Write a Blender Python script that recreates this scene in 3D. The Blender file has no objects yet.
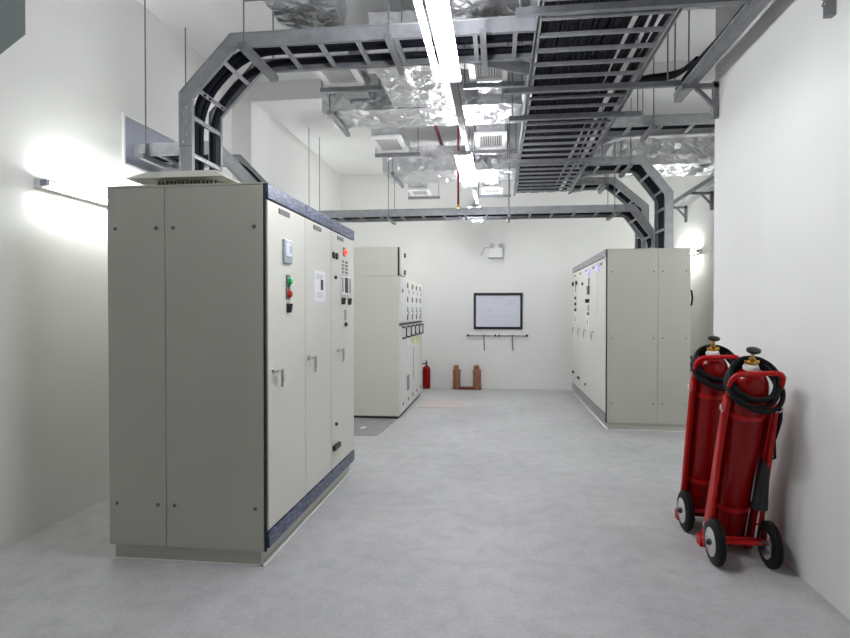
import bpy, bmesh, math, random
from mathutils import Vector, Matrix
R = random.Random(7)
C = bpy.context.scene.collection
S = bpy.context.scene

# ---------------------------------------------------------------- camera, world, exposure
cam_d = bpy.data.cameras.new('camera'); cam = bpy.data.objects.new('camera', cam_d); C.objects.link(cam)
cam_d.sensor_fit = 'HORIZONTAL'; cam_d.sensor_width = 36.0; cam_d.lens = 36.0 * 590.0 / 850.0
cam_d.clip_start = 0.05; cam_d.clip_end = 100
_yaw, _pit = math.radians(7.0527), math.radians(-0.7768)
_fw = Vector((-math.sin(_yaw) * math.cos(_pit), math.cos(_yaw) * math.cos(_pit), math.sin(_pit)))
_rt = Vector((math.cos(_yaw), math.sin(_yaw), 0)); _up = _rt.cross(_fw)
cam.matrix_world = Matrix(((_rt.x, _up.x, -_fw.x, 0), (_rt.y, _up.y, -_fw.y, 0), (_rt.z, _up.z, -_fw.z, 1.46), (0, 0, 0, 1)))
S.camera = cam
w = bpy.data.worlds.new('world'); S.world = w; w.use_nodes = True
w.node_tree.nodes['Background'].inputs[0].default_value = (0.02, 0.02, 0.02, 1)
w.node_tree.nodes['Background'].inputs[1].default_value = 0.0
vs = S.view_settings
S.display_settings.display_device = 'sRGB'
vs.view_transform = 'Standard'; vs.look = 'None'; vs.gamma = 1.0; vs.use_curve_mapping = False
vs.exposure = 0.0
TUBE = 106.0          # radiance of the ceiling tubes
WALL_TUBE = 115.0     # radiance of the wall tubes
S.cycles.use_denoising = True
S.cycles.max_bounces = 10; S.cycles.diffuse_bounces = 6; S.cycles.glossy_bounces = 4

# ---------------------------------------------------------------- materials
def mat(name, col, rough=0.5, metal=0.0, emit=0.0, noise=None, bump=None, spec=0.5):
    m = bpy.data.materials.new(name); m.use_nodes = True
    nt = m.node_tree; b = nt.nodes['Principled BSDF']
    b.inputs['Base Color'].default_value = (*col, 1); b.inputs['Roughness'].default_value = rough
    b.inputs['Metallic'].default_value = metal; b.inputs['Specular IOR Level'].default_value = spec
    if emit:
        b.inputs['Emission Color'].default_value = (*col, 1); b.inputs['Emission Strength'].default_value = emit
    tc = nt.nodes.new('ShaderNodeTexCoord')
    if noise:   # (scale vector, colour 2, low, high, detail)
        sc, c2, lo, hi, det = noise
        mp = nt.nodes.new('ShaderNodeMapping'); mp.inputs['Scale'].default_value = sc
        nt.links.new(tc.outputs['Object'], mp.inputs['Vector'])
        n = nt.nodes.new('ShaderNodeTexNoise'); n.inputs['Scale'].default_value = 1.0; n.inputs['Detail'].default_value = det
        nt.links.new(mp.outputs['Vector'], n.inputs['Vector'])
        r = nt.nodes.new('ShaderNodeValToRGB'); r.color_ramp.elements[0].position = lo; r.color_ramp.elements[1].position = hi
        r.color_ramp.elements[0].color = (*col, 1); r.color_ramp.elements[1].color = (*c2, 1)
        nt.links.new(n.outputs['Fac'], r.inputs['Fac']); nt.links.new(r.outputs['Color'], b.inputs['Base Color'])
    if bump:    # (scale, strength, distance)
        n = nt.nodes.new('ShaderNodeTexNoise'); n.inputs['Scale'].default_value = bump[0]; n.inputs['Detail'].default_value = 4
        nt.links.new(tc.outputs['Object'], n.inputs['Vector'])
        bp = nt.nodes.new('ShaderNodeBump'); bp.inputs['Strength'].default_value = bump[1]; bp.inputs['Distance'].default_value = bump[2]
        nt.links.new(n.outputs['Fac'], bp.inputs['Height']); nt.links.new(bp.outputs['Normal'], b.inputs['Normal'])
    return m

M = {}
M['wall'] = mat('wall_paint', (0.80, 0.80, 0.78), 0.75, noise=((1.1, 1.1, 0.7), (0.75, 0.75, 0.73), 0.35, 0.75, 4), bump=(9, 0.05, 0.01))
M['ceil'] = mat('ceiling_paint', (0.82, 0.82, 0.82), 0.8, noise=((1.3, 1.3, 1.3), (0.77, 0.77, 0.77), 0.35, 0.75, 3))
def floor_mat():
    m = bpy.data.materials.new('concrete'); m.use_nodes = True
    nt = m.node_tree; b = nt.nodes['Principled BSDF']; tc = nt.nodes.new('ShaderNodeTexCoord')
    def noise(sc, det, dist=0.0):
        n = nt.nodes.new('ShaderNodeTexNoise'); n.inputs['Scale'].default_value = sc; n.inputs['Detail'].default_value = det
        n.inputs['Distortion'].default_value = dist; nt.links.new(tc.outputs['Object'], n.inputs['Vector']); return n
    def ramp(n, a, c, lo, hi):
        r = nt.nodes.new('ShaderNodeValToRGB'); r.color_ramp.elements[0].position = lo; r.color_ramp.elements[1].position = hi
        r.color_ramp.elements[0].color = (*a, 1); r.color_ramp.elements[1].color = (*c, 1)
        nt.links.new(n.outputs['Fac'], r.inputs['Fac']); return r
    a = ramp(noise(1.0, 8, 0.2), (0.43, 0.43, 0.435), (0.53, 0.53, 0.53), 0.3, 0.7)
    c = ramp(noise(7.5, 8, 0.3), (0.87, 0.87, 0.87), (1, 1, 1), 0.32, 0.6)
    d = ramp(noise(46, 3), (0.9, 0.9, 0.9), (1, 1, 1), 0.35, 0.6)
    for nxt in (c, d):
        mx = nt.nodes.new('ShaderNodeMix'); mx.data_type = 'RGBA'; mx.blend_type = 'MULTIPLY'; mx.inputs['Factor'].default_value = 1.0
        nt.links.new(a.outputs[0] if a.type == 'VALTORGB' else a.outputs['Result'], mx.inputs['A'])
        nt.links.new(nxt.outputs['Color'], mx.inputs['B']); a = mx
    nt.links.new(a.outputs['Result'], b.inputs['Base Color'])
    b.inputs['Roughness'].default_value = 0.5; b.inputs['Specular IOR Level'].default_value = 0.4
    bp = nt.nodes.new('ShaderNodeBump'); bp.inputs['Strength'].default_value = 0.12; bp.inputs['Distance'].default_value = 0.01
    nt.links.new(noise(30, 5).outputs['Fac'], bp.inputs['Height']); nt.links.new(bp.outputs['Normal'], b.inputs['Normal'])
    return m
M['floor'] = floor_mat()
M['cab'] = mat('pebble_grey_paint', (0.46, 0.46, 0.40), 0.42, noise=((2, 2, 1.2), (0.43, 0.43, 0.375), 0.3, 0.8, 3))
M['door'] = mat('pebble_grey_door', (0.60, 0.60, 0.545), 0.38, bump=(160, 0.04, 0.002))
M['cream'] = mat('cream_grey_paint', (0.60, 0.60, 0.525), 0.45, noise=((2, 2, 1.2), (0.57, 0.57, 0.50), 0.3, 0.8, 3))
M['cabwhite'] = mat('light_grey_front', (0.66, 0.66, 0.63), 0.4, noise=((3, 3, 3), (0.62, 0.62, 0.59), 0.3, 0.8, 2))
M['strip'] = mat('blue_grey_trim', (0.022, 0.035, 0.085), 0.35, noise=((9, 16, 80), (0.17, 0.215, 0.32), 0.48, 0.72, 6))  # paler noise streaks paint the strip's scribbly reflections into its colour
M['striplight'] = mat('grey_trim', (0.16, 0.165, 0.19), 0.35, noise=((9, 22, 55), (0.33, 0.34, 0.37), 0.45, 0.66, 5))
M['black'] = mat('black_plastic', (0.012, 0.012, 0.014), 0.45, bump=(60, 0.05, 0.002))
M['rubber'] = mat('black_rubber', (0.006, 0.006, 0.007), 0.55, bump=(80, 0.1, 0.003), spec=0.2)
M['cable'] = mat('black_cable_sheath', (0.003, 0.0035, 0.007), 0.55, bump=(50, 0.05, 0.003), spec=0.12)
M['cablegrey'] = mat('grey_cable_sheath', (0.23, 0.235, 0.24), 0.45, bump=(50, 0.05, 0.003))
M['galv'] = mat('galvanised_steel', (0.44, 0.45, 0.47), 0.45, 0.65, noise=((14, 14, 14), (0.35, 0.36, 0.38), 0.35, 0.7, 4))
M['galvdark'] = mat('dull_galvanised_steel', (0.26, 0.27, 0.285), 0.45, 0.7, noise=((14, 14, 14), (0.2, 0.2, 0.215), 0.35, 0.7, 4))
M['chrome'] = mat('chrome', (0.72, 0.72, 0.72), 0.22, 1.0, bump=(30, 0.03, 0.001))
M['foil'] = mat('aluminium_foil', (0.74, 0.745, 0.76), 0.3, 0.95, noise=((5, 5, 5), (0.6, 0.605, 0.62), 0.3, 0.75, 5), bump=(17, 0.85, 0.03))
M['greypaint'] = mat('matt_grey_paint', (0.20, 0.205, 0.21), 0.7, bump=(40, 0.03, 0.001), spec=0.2)
M['white'] = mat('white_enamel', (0.78, 0.78, 0.77), 0.35, bump=(40, 0.03, 0.001))
M['grille'] = mat('grille_aluminium', (0.52, 0.52, 0.51), 0.45, 0.3, bump=(40, 0.03, 0.001))
M['dark'] = mat('dark_recess', (0.05, 0.05, 0.05), 0.8, bump=(20, 0.05, 0.001))
M['tube'] = mat('fluorescent_tube', (0.945, 0.955, 1.0), 0.4, 0, emit=TUBE)
M['walltube'] = mat('wall_fluorescent_tube', (0.97, 1.0, 0.965), 0.4, 0, emit=WALL_TUBE)
M['red'] = mat('shaded_red_enamel', (0.27, 0.003, 0.004), 0.2, noise=((7, 7, 7), (0.23, 0.002, 0.003), 0.3, 0.8, 3), spec=0.3)  # red darkened to put the shade on the trolley cylinders into the colour
M['redframe'] = mat('red_frame_enamel', (0.46, 0.004, 0.004), 0.35, noise=((7, 7, 7), (0.38, 0.003, 0.003), 0.3, 0.8, 3), spec=0.3)
M['redpipe'] = mat('red_pipe_paint', (0.20, 0.03, 0.028), 0.5, noise=((7, 7, 7), (0.16, 0.025, 0.024), 0.3, 0.8, 3))
M['brass'] = mat('brass', (0.62, 0.40, 0.10), 0.3, 1.0, bump=(30, 0.05, 0.002))
M['paper'] = mat('paper', (0.76, 0.77, 0.80), 0.7, bump=(30, 0.05, 0.001))
M['ink'] = mat('grey_print', (0.36, 0.38, 0.44), 0.7, bump=(30, 0.05, 0.001))
M['inkfaint'] = mat('faint_print', (0.55, 0.56, 0.62), 0.7, bump=(30, 0.05, 0.001))
M['inkdark'] = mat('dark_print', (0.05, 0.05, 0.06), 0.7, bump=(30, 0.05, 0.001))
M['sheet'] = mat('drawing_sheet', (0.66, 0.68, 0.77), 0.6, bump=(30, 0.05, 0.001))
M['plate'] = mat('engraved_plate', (0.12, 0.12, 0.12), 0.4, bump=(30, 0.05, 0.001))
M['green'] = mat('green_lens', (0.01, 0.35, 0.10), 0.25, bump=(30, 0.03, 0.001))
M['redlens'] = mat('red_lens', (0.45, 0.03, 0.02), 0.25, bump=(30, 0.03, 0.001))
M['redlamp'] = mat('lit_red_lamp', (1.0, 0.10, 0.07), 0.3, emit=0.9)
M['violetlamp'] = mat('lit_violet_lamp', (0.34, 0.24, 1.0), 0.3, emit=1.6)
M['meterglass'] = mat('meter_face', (0.30, 0.33, 0.38), 0.2, bump=(30, 0.03, 0.001))
M['yellow'] = mat('yellow_label', (0.62, 0.66, 0.25), 0.6, bump=(30, 0.03, 0.001))
M['brown'] = mat('brown_wrapping', (0.30, 0.145, 0.07), 0.8, noise=((30, 30, 6), (0.22, 0.09, 0.055), 0.35, 0.7, 4), bump=(25, 0.3, 0.01))
M['maroon'] = mat('maroon_bar', (0.16, 0.03, 0.03), 0.6, bump=(25, 0.1, 0.003))
M['pink'] = mat('pinkish_board', (0.53, 0.475, 0.455), 0.8, noise=((1, 22, 1), (0.48, 0.42, 0.40), 0.4, 0.65, 3))
M['steelplate'] = mat('checker_plate', (0.33, 0.33, 0.335), 0.45, 0.3, noise=((9, 9, 9), (0.25, 0.25, 0.26), 0.35, 0.7, 4))
M['bluegrey'] = mat('blue_grey_sheet', (0.36, 0.38, 0.46), 0.55, noise=((4, 4, 4), (0.31, 0.33, 0.41), 0.3, 0.7, 3))
M['teal'] = mat('teal_grey_sheet', (0.15, 0.18, 0.18), 0.5, noise=((4, 4, 4), (0.13, 0.165, 0.16), 0.3, 0.7, 3))
M['sealant'] = mat('white_sealant', (0.74, 0.74, 0.72), 0.7, bump=(60, 0.2, 0.003))
M['reflector'] = mat('lamp_reflector', (0.85, 0.85, 0.85), 0.12, 1.0, bump=(30, 0.03, 0.001))

# ---------------------------------------------------------------- mesh helpers
class MB:
    def __init__(s): s.v = []; s.f = []
    def add(s, vs, fs):
        o = len(s.v); s.v += [Vector(p) for p in vs]; s.f += [tuple(i + o for i in f) for f in fs]; return s
    def box(s, a, b):
        x0, x1 = sorted((a[0], b[0])); y0, y1 = sorted((a[1], b[1])); z0, z1 = sorted((a[2], b[2]))
        return s.add([(x0, y0, z0), (x1, y0, z0), (x1, y1, z0), (x0, y1, z0), (x0, y0, z1), (x1, y0, z1), (x1, y1, z1), (x0, y1, z1)],
                     [(0, 3, 2, 1), (4, 5, 6, 7), (0, 1, 5, 4), (1, 2, 6, 5), (2, 3, 7, 6), (3, 0, 4, 7)])
    def hexa(s, q):   # eight corners, bottom ring then top ring
        return s.add(q, [(0, 3, 2, 1), (4, 5, 6, 7), (0, 1, 5, 4), (1, 2, 6, 5), (2, 3, 7, 6), (3, 0, 4, 7)])
    def bar(s, a, b, wv, hv):   # bar a->b, full width vector wv, full height vector hv
        a, b, wv, hv = Vector(a), Vector(b), Vector(wv) / 2, Vector(hv) / 2
        return s.hexa([a - wv - hv, a + wv - hv, b + wv - hv, b - wv - hv, a - wv + hv, a + wv + hv, b + wv + hv, b - wv + hv])
    def prism(s, poly, d):
        n = len(poly); d = Vector(d); p = [Vector(q) for q in poly]
        return s.add(p + [q + d for q in p], [tuple(range(n))[::-1], tuple(range(n, 2 * n))] + [(i, (i + 1) % n, n + (i + 1) % n, n + i) for i in range(n)])
    def tube(s, pts, r, n=8, closed=False, cap=True):
        pts = [Vector(p) for p in pts]; m = len(pts); rs = r if isinstance(r, (list, tuple)) else [r] * m
        t0 = (pts[1] - pts[0]).normalized(); u = t0.orthogonal().normalized(); vs = []
        for i in range(m):
            if closed: t = (pts[(i + 1) % m] - pts[i - 1]).normalized()
            else: t = (pts[min(i + 1, m - 1)] - pts[max(i - 1, 0)]).normalized()
            u = (u - t * u.dot(t)).normalized(); v = t.cross(u)
            vs += [pts[i] + (u * math.cos(k * math.tau / n) + v * math.sin(k * math.tau / n)) * rs[i] for k in range(n)]
        fs = []
        for i in range(m if closed else m - 1):
            j = (i + 1) % m
            fs += [(i * n + k, i * n + (k + 1) % n, j * n + (k + 1) % n, j * n + k) for k in range(n)]
        if cap and not closed: fs += [tuple(range(n))[::-1], tuple(range((m - 1) * n, m * n))]
        return s.add(vs, fs)
    def lathe(s, o, ax, prof, n=16):   # prof: (distance along axis, radius)
        o, ax = Vector(o), Vector(ax).normalized()
        u = ax.orthogonal().normalized(); v = ax.cross(u); vs = []; fs = []
        for (t, r) in prof:
            vs += [o + ax * t + (u * math.cos(k * math.tau / n) + v * math.sin(k * math.tau / n)) * max(r, 1e-4) for k in range(n)]
        for i in range(len(prof) - 1):
            fs += [(i * n + k, i * n + (k + 1) % n, (i + 1) * n + (k + 1) % n, (i + 1) * n + k) for k in range(n)]
        fs += [tuple(range(n))[::-1], tuple(range((len(prof) - 1) * n, len(prof) * n))]
        return s.add(vs, fs)

def origin(o):
    p = Vector((0, 0, 0))
    while o is not None: p = p + o.location; o = o.parent
    return p
def make(name, mb, material, parent=None, smooth=False, bevel=0.0, loc=None):
    me = bpy.data.meshes.new(name)
    off = origin(parent) if parent else (Vector(loc) if loc else Vector((0, 0, 0)))
    me.from_pydata([tuple(v - off) for v in mb.v], [], mb.f)
    bm = bmesh.new(); bm.from_mesh(me)
    bmesh.ops.recalc_face_normals(bm, faces=bm.faces)
    if bevel:
        ed = [e for e in bm.edges if len(e.link_faces) == 2 and e.calc_face_angle(0) > 0.5]
        bmesh.ops.bevel(bm, geom=ed, offset=bevel, segments=2, affect='EDGES', profile=0.6, clamp_overlap=True)
    bm.to_mesh(me); bm.free()
    if smooth:
        me.shade_smooth()
        try: me.set_sharp_from_angle(angle=math.radians(40))
        except Exception: pass
    me.materials.append(material)
    o = bpy.data.objects.new(name, me); C.objects.link(o)
    if parent: o.parent = parent
    elif loc: o.location = loc
    return o
def tag(o, label, cat, group=None, kind=None):
    if label: o['label'] = label
    if cat: o['category'] = cat
    if group: o['group'] = group
    if kind: o['kind'] = kind
    return o
def thing(name, label, cat, loc, group=None):
    o = bpy.data.objects.new(name, None); C.objects.link(o); o.location = loc; o.empty_display_size = 0.1
    return tag(o, label, cat, group)
def struct(name, mb, m, label=None, parent=None):
    o = make(name, mb, m, parent); o['kind'] = 'structure'
    if label: o['label'] = label
    return o
def clone(o, parent, loc):
    c = o.copy(); C.objects.link(c); c.parent = parent; c.location = loc; return c
def box(name, a, b, m, parent=None, bevel=0.0): return make(name, MB().box(a, b), m, parent, bevel=bevel)

# ---------------------------------------------------------------- room shell
ZC = 4.08; XL, XR, XF = -3.02, 1.65, 3.10; YB, YN = 11.15, -2.6; YE = 4.79
struct('floor', MB().box((XL - .2, YN - .2, -.2), (XF + .2, YB + .2, 0)), M['floor'], 'mottled bare grey concrete floor')
struct('ceiling', MB().box((XL - .2, YN - .2, ZC), (XF + .2, YB + .2, ZC + .2)), M['ceil'], 'white painted concrete ceiling slab')
struct('wall_left', MB().box((XL - .2, YN - .2, 0), (XL, YB + .2, ZC)), M['wall'], 'long off-white plastered wall behind the near cabinet')
struct('wall_back', MB().box((XL, YB, 0), (XF, YB + .2, ZC)), M['wall'], 'white end wall with framed drawing')
struct('wall_right', MB().box((XR, YN, 0), (XF + .2, YE, ZC)), M['wall'], 'smooth white wall beside the red cylinder trolleys, ending at an outer corner')
struct('wall_far_right', MB().box((XF, YE, 0), (XF + .2, YB + .2, ZC)), M['wall'], 'recessed white wall behind the far cabinet')
struct('wall_front', MB().box((XL, YN - .2, 0), (XR, YN, ZC)), M['wall'])
struct('trim_1', MB().box((XL, 6.5, 3.86), (XF, 6.86, ZC)), M['ceil'], 'concrete beam crossing under the ceiling')
struct('trim_2', MB().box((XL, 6.45, 0), (-2.79, 6.9, 3.86)), M['wall'], 'shallow wall pillar carrying the beam')

# ---------------------------------------------------------------- switchgear line-ups
def cabinet(root, XF_, s, Y0, bounds, XB, H, split, strip_m, door_z=(0.20, 2.095), gap_m=None):
    """Front face at x = XF_ looking along s; near side panel at Y0; bounds = door edges along y."""
    Y1 = bounds[-1]
    f = lambda d: XF_ + s * d
    box('body', (XB, Y0 + .012, .10), (f(-.02), Y1, H - .012), M['cab'], root)
    box('plinth', (XB - s * -.03, Y0 + .015, 0.0), (f(-.035), Y1 - .02, .10), M['cab'], root)
    mb = MB().box((XB + s * .02, Y0 + .004, 0), (f(-.02), Y0 + .016, .006)).box((f(-.036), Y0 + .004, 0), (f(-.012), Y1 - .02, .006))
    o = make('floor_sealant', mb, M['sealant'], root); o['label'] = 'thin white sealant line along the foot'
    box('roof', (XB, Y0, H - .012), (f(-.012), Y1, H), M['cab'], root, bevel=.003)
    # side panels
    for (a, b) in ((XB, split), (split, f(-.012))):
        lo, hi = min(a, b) + .002, max(a, b) - .002
        p = box('side_panel', (lo, Y0, .085), (hi, Y0 + .013, H - .014), M['cab'], root, bevel=.002)
        for xx in (lo + .05, hi - .05):
            for zz in (.33, 1.13, 1.94) if s < 0 else (.33, 1.94):
                make('screw', MB().lathe((xx, Y0 + .002, zz), (0, -1, 0), [(0, .011), (.006, .011), (.008, .006)], 8), M['galvdark'] if s < 0 else M['plate'], p)
    box('corner_gasket', (f(-.012), Y0 + .003, .085), (f(-.001), Y0 + .02, H - .005), M['black'], root)
    doors = []
    for i in range(len(bounds) - 1):
        a, b = bounds[i] + .005, bounds[i + 1] - .005
        a0 = a if i else a + .006
        d = box('door', (f(-.018), a0, door_z[0]), (f(.006), b, door_z[1]), M['door'], root, bevel=.004)
        doors.append(d)
        box('top_strip', (f(-.018), bounds[i] + .002, door_z[1] + .008), (f(.012), bounds[i + 1] - .002, H - .003), strip_m, root, bevel=.004)
        box('bottom_strip', (f(-.018), bounds[i] + .002, .10), (f(.012), bounds[i + 1] - .002, door_z[0] - .01), strip_m, root, bevel=.004)
        ny = bounds[i] + (.27 if s > 0 else .32)
        n = box('nameplate', (f(.006), ny - .09, 2.045), (f(.011), ny + .09, 2.075), M['plate'], d)
        n['label'] = 'small dark engraved plate'
    return doors, f
def lever(d, f, y, z, back=.055):
    mb = MB().lathe((f(.005), y, z), (f(1) - f(0), 0, 0), [(0, .022), (.010, .020), (.012, .012), (.035, .011)], 12)
    mb.tube([(f(.035), y - .008, z), (f(.04), y + back, z + .004)], .009, 8)
    mb.tube([(f(.04), y + back, z + .012), (f(.042), y + back, z - .05), (f(.038), y + back, z - .10)], [.011, .011, .008], 8)
    h = make('handle', mb, M['chrome'], d, smooth=True); h['label'] = 'chrome lever handle'
    return h
def button(d, f, y, z, m, name='push_button', r=.020):
    bz = make(name, MB().box((f(.006), y - .034, z - .034), (f(.012), y + .034, z + .04)), M['plate'], d)
    make('lens', MB().lathe((f(.010), y, z), (f(1) - f(0), 0, 0), [(0, r + .007), (.008, r + .007), (.010, r), (.020, r), (.024, r * .7)], 14), m, d)
    return bz
def knob(d, f, y, z):
    mb = MB().box((f(.006), y - .03, z - .028), (f(.010), y + .03, z + .028)).lathe((f(.008), y, z), (f(1) - f(0), 0, 0), [(0, .022), (.010, .020)], 12)
    mb.bar((f(.018), y - .012, z - .03), (f(.018), y + .014, z + .026), (0, .014, 0), (.028, 0, 0))
    return make('selector_switch', mb, M['black'], d)
def sheet(d, f, y0, y1, z0, z1, kind=0):
    p = box('paper_sheet', (f(.0065), y0, z0), (f(.0085), y1, z1), M['paper'], d); p['label'] = 'white printed paper in a plastic pocket'
    mb = MB(); W, Hh = y1 - y0, z1 - z0
    mb.box((f(.008), y0 + W * .55, z0 + Hh * .38), (f(.0095), y0 + W * .78, z0 + Hh * .72))
    make('printed_block', mb, M['inkdark'], d)
    mb = MB()
    for k in range(4): mb.box((f(.008), y0 + W * .15, z0 + Hh * (.86 - .04 * k)), (f(.009), y0 + W * (.8 - .1 * (k % 2)), z0 + Hh * (.875 - .04 * k)))
    for k in range(3): mb.box((f(.008), y0 + W * .2, z0 + Hh * (.26 - .06 * k)), (f(.009), y0 + W * .75, z0 + Hh * (.28 - .06 * k)))
    make('printed_lines', mb, M['ink'], d)

# near left line-up
r1 = thing('switchgear_cabinet', 'large near pebble-grey switchgear cabinet with three doors and a vent on its roof', 'cabinet', (-1.8, 3.21, 0))
D, f = cabinet(r1, -1.31, 1, 3.21, [3.225, 3.894, 4.523, 5.26], -2.275, 2.19, -1.915, M['strip'])
for d, y, z in ((D[0], 3.31, 1.11), (D[1], 3.95, 1.135), (D[2], 4.70, 1.14)): lever(d, f, y, z)
m_ = make('meter', MB().box((f(.006), 3.465, 1.755), (f(.022), 3.60, 1.90)), M['meterglass'], D[0], bevel=.006); m_['label'] = 'grey framed panel meter'
make('meter_face', MB().box((f(.022), 3.485, 1.80), (f(.025), 3.58, 1.885)), M['sheet'], D[0])
make('meter_dial', MB().box((f(.025), 3.545, 1.82), (f(.027), 3.57, 1.865)), M['ink'], D[0])
button(D[0], f, 3.555, 1.645, M['green'])['label'] = 'green push button on a dark plate'
button(D[0], f, 3.555, 1.565, M['redlens'])['label'] = 'red push button on a dark plate'
knob(D[0], f, 3.56, 1.48)
sheet(D[1], f, 4.09, 4.36, 1.53, 1.755)
button(D[2], f, 4.92, 1.96, M['redlamp'], 'indicator_lamp', .020)['label'] = 'lit red indicator lamp'
mb = MB()
for yy in (4.87, 4.99):
    for k in range(5): mb.box((f(.006), yy - .03, 1.75 + .03 * k), (f(.012), yy + .03, 1.768 + .03 * k))
make('label_strip', mb, M['meterglass'], D[2])
for yy in (4.58, 4.67):
    make('lock', MB().lathe((f(.004), yy, 1.905), (1, 0, 0), [(0, .028), (.015, .028), (.018, .02)], 12), M['black'], D[2])
mm = make('meter', MB().box((f(.006), 4.79, 1.60), (f(.02), 5.09, 1.76)), M['white'], D[2], bevel=.004)
make('meter_face', MB().box((f(.02), 4.89, 1.615), (f(.024), 4.99, 1.745)).box((f(.02), 4.81, 1.615), (f(.023), 4.83, 1.745)).box((f(.02), 5.05, 1.615), (f(.023), 5.07, 1.745)), M['black'], D[2])
for yy in (4.86, 5.07): knob(D[2], f, yy, 1.545)
make('toggle', MB().box((f(.006), 4.92, 1.38), (f(.01), 4.98, 1.47)), M['meterglass'], D[2])
make('lock', MB().lathe((f(.004), 4.95, 1.345), (1, 0, 0), [(0, .018), (.02, .018)], 10), M['black'], D[2])
make('lock', MB().lathe((f(.004), 4.63, 1.73), (1, 0, 0), [(0, .014), (.02, .014)], 10), M['black'], D[2])
make('lock', MB().lathe((f(.004), 4.64, .545), (1, 0, 0), [(0, .014), (.02, .014)], 10), M['black'], D[2])
make('door_latch', MB().box((f(.004), 4.55, .345), (f(.03), 4.73, .385)), M['black'], D[2], bevel=.006)
# roof vent
v = make('roof_vent', MB().hexa([(-2.21, 3.29, 2.252), (-1.60, 3.29, 2.252), (-1.60, 3.90, 2.252), (-2.21, 3.90, 2.252),
                                  (-2.16, 3.43, 2.322), (-1.71, 3.43, 2.322), (-1.71, 3.80, 2.322), (-2.16, 3.80, 2.322)]), M['cab'], r1)
v['label'] = 'low canopy vent with louvred sides'
make('vent_throat', MB().box((-2.07, 3.40, 2.19), (-1.70, 3.80, 2.252)), M['dark'], v)
for k in range(15): make('louvre', MB().box((-2.07 + .0255 * k, 3.385, 2.19), (-2.07 + .0255 * k + .010, 3.40, 2.252)), M['cab'], v)
for k in range(14): make('louvre', MB().box((-1.70, 3.41 + .027 * k, 2.19), (-1.685, 3.42 + .027 * k, 2.252)), M['cab'], v)

# far right line-up
r2 = thing('switchgear_cabinet', 'pale grey five-door switchgear cabinet standing in the recess past the red trolleys', 'cabinet', (1.8, 7.44, 0))
D, f = cabinet(r2, 1.315, -1, 7.44, [7.45, 8.08, 8.72, 9.37, 10.01, 10.65], 2.30, 2.22, 1.925, M['striplight'], door_z=(0.20, 2.12))
for d, y in ((D[1], 8.42), (D[2], 9.14), (D[3], 9.78), (D[4], 10.45)): lever(d, f, y, 1.165, -.07)
button(D[0], f, 8.0, 2.02, M['violetlamp'], 'indicator_lamp', .034)['label'] = 'lit violet indicator lamp'
button(D[2], f, 8.80, 2.02, M['violetlamp'], 'indicator_lamp', .034)['label'] = 'lit violet indicator lamp'
make('label_strip', MB().box((f(.006), 8.74, 1.84), (f(.01), 8.86, 1.94)), M['meterglass'], D[2])
make('meter', MB().box((f(.006), 8.74, 1.70), (f(.02), 8.92, 1.83)), M['black'], D[2])
for yy in (8.78, 8.98): knob(D[2], f, yy, 1.61)
make('toggle', MB().box((f(.006), 8.80, 1.46), (f(.01), 8.88, 1.55)), M['meterglass'], D[2])
make('lock', MB().lathe((f(.004), 8.82, 1.42), (-1, 0, 0), [(0, .022), (.02, .022)], 10), M['black'], D[2])
sheet(D[2], f, 8.76, 9.0, 1.18, 1.38)
sheet(D[4], f, 10.12, 10.38, 1.20, 1.43)
for yy, zz in ((10.55, 1.93), (10.1, 1.93)): make('lock', MB().lathe((f(.004), yy, zz), (-1, 0, 0), [(0, .035), (.03, .035)], 12), M['black'], D[4])
make('lock', MB().lathe((f(.004), 9.42, 1.88), (-1, 0, 0), [(0, .022), (.02, .022)], 10), M['black'], D[3])
make('meter', MB().box((f(.006), 10.2, 1.78), (f(.014), 10.28, 1.92)), M['meterglass'], D[4])
for zz in (1.68, 1.58, 1.48): button(D[4], f, 10.22, zz, M['black'])
for d, y, z in ((D[4], 10.5, .40), (D[3], 9.82, .375)): make('door_latch', MB().box((f(.004), y - .08, z - .02), (f(.03), y + .08, z + .02)), M['black'], d, bevel=.006)
make('lock', MB().lathe((f(.004), 9.08, .36), (-1, 0, 0), [(0, .02), (.02, .02)], 10), M['black'], D[2])
for zz in (1.62, .82):   # back-edge pull
    make('pull_handle', MB().tube([(2.30, 7.52, zz + .11), (2.335, 7.52, zz + .08), (2.345, 7.52, zz), (2.335, 7.52, zz - .08), (2.30, 7.52, zz - .11)], .012, 8), M['black'], r2, smooth=True)

# middle ring-main cabinet
r3 = thing('ring_main_cabinet', 'off-white ring main switch cabinet with black ring handles standing behind the near cabinet', 'cabinet', (-1.8, 7.856, 0))
XM = -1.31; YM0, YM1 = 7.856, 10.17
box('body', (-2.32, YM0, .035), (XM - .02, YM1, 1.93), M['cream'], r3, bevel=.003)
box('plinth', (-2.30, YM0 + .012, 0), (XM - .03, YM1 - .02, .035), M['black'], r3)
tb = box('instrument_box', (-2.32, YM0, 1.932), (XM - .035, 8.36, 2.325), M['cream'], r3, bevel=.004)
box('instrument_box_gap', (XM - .036, YM0 + .004, 1.945), (XM - .014, 8.35, 2.322), M['black'], tb)
box('instrument_box_door', (XM - .014, YM0 + .03, 1.945), (XM, 8.36, 2.322), M['cabwhite'], tb, bevel=.003)
for zz in (2.24, 2.0): make('hinge', MB().box((XM, 8.2, zz - .03), (XM + .015, 8.26, zz + .03)), M['black'], tb)
fm = lambda d: XM + d
pb = [7.86, 8.34, 8.80, 9.26, 9.72, 10.17]
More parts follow.
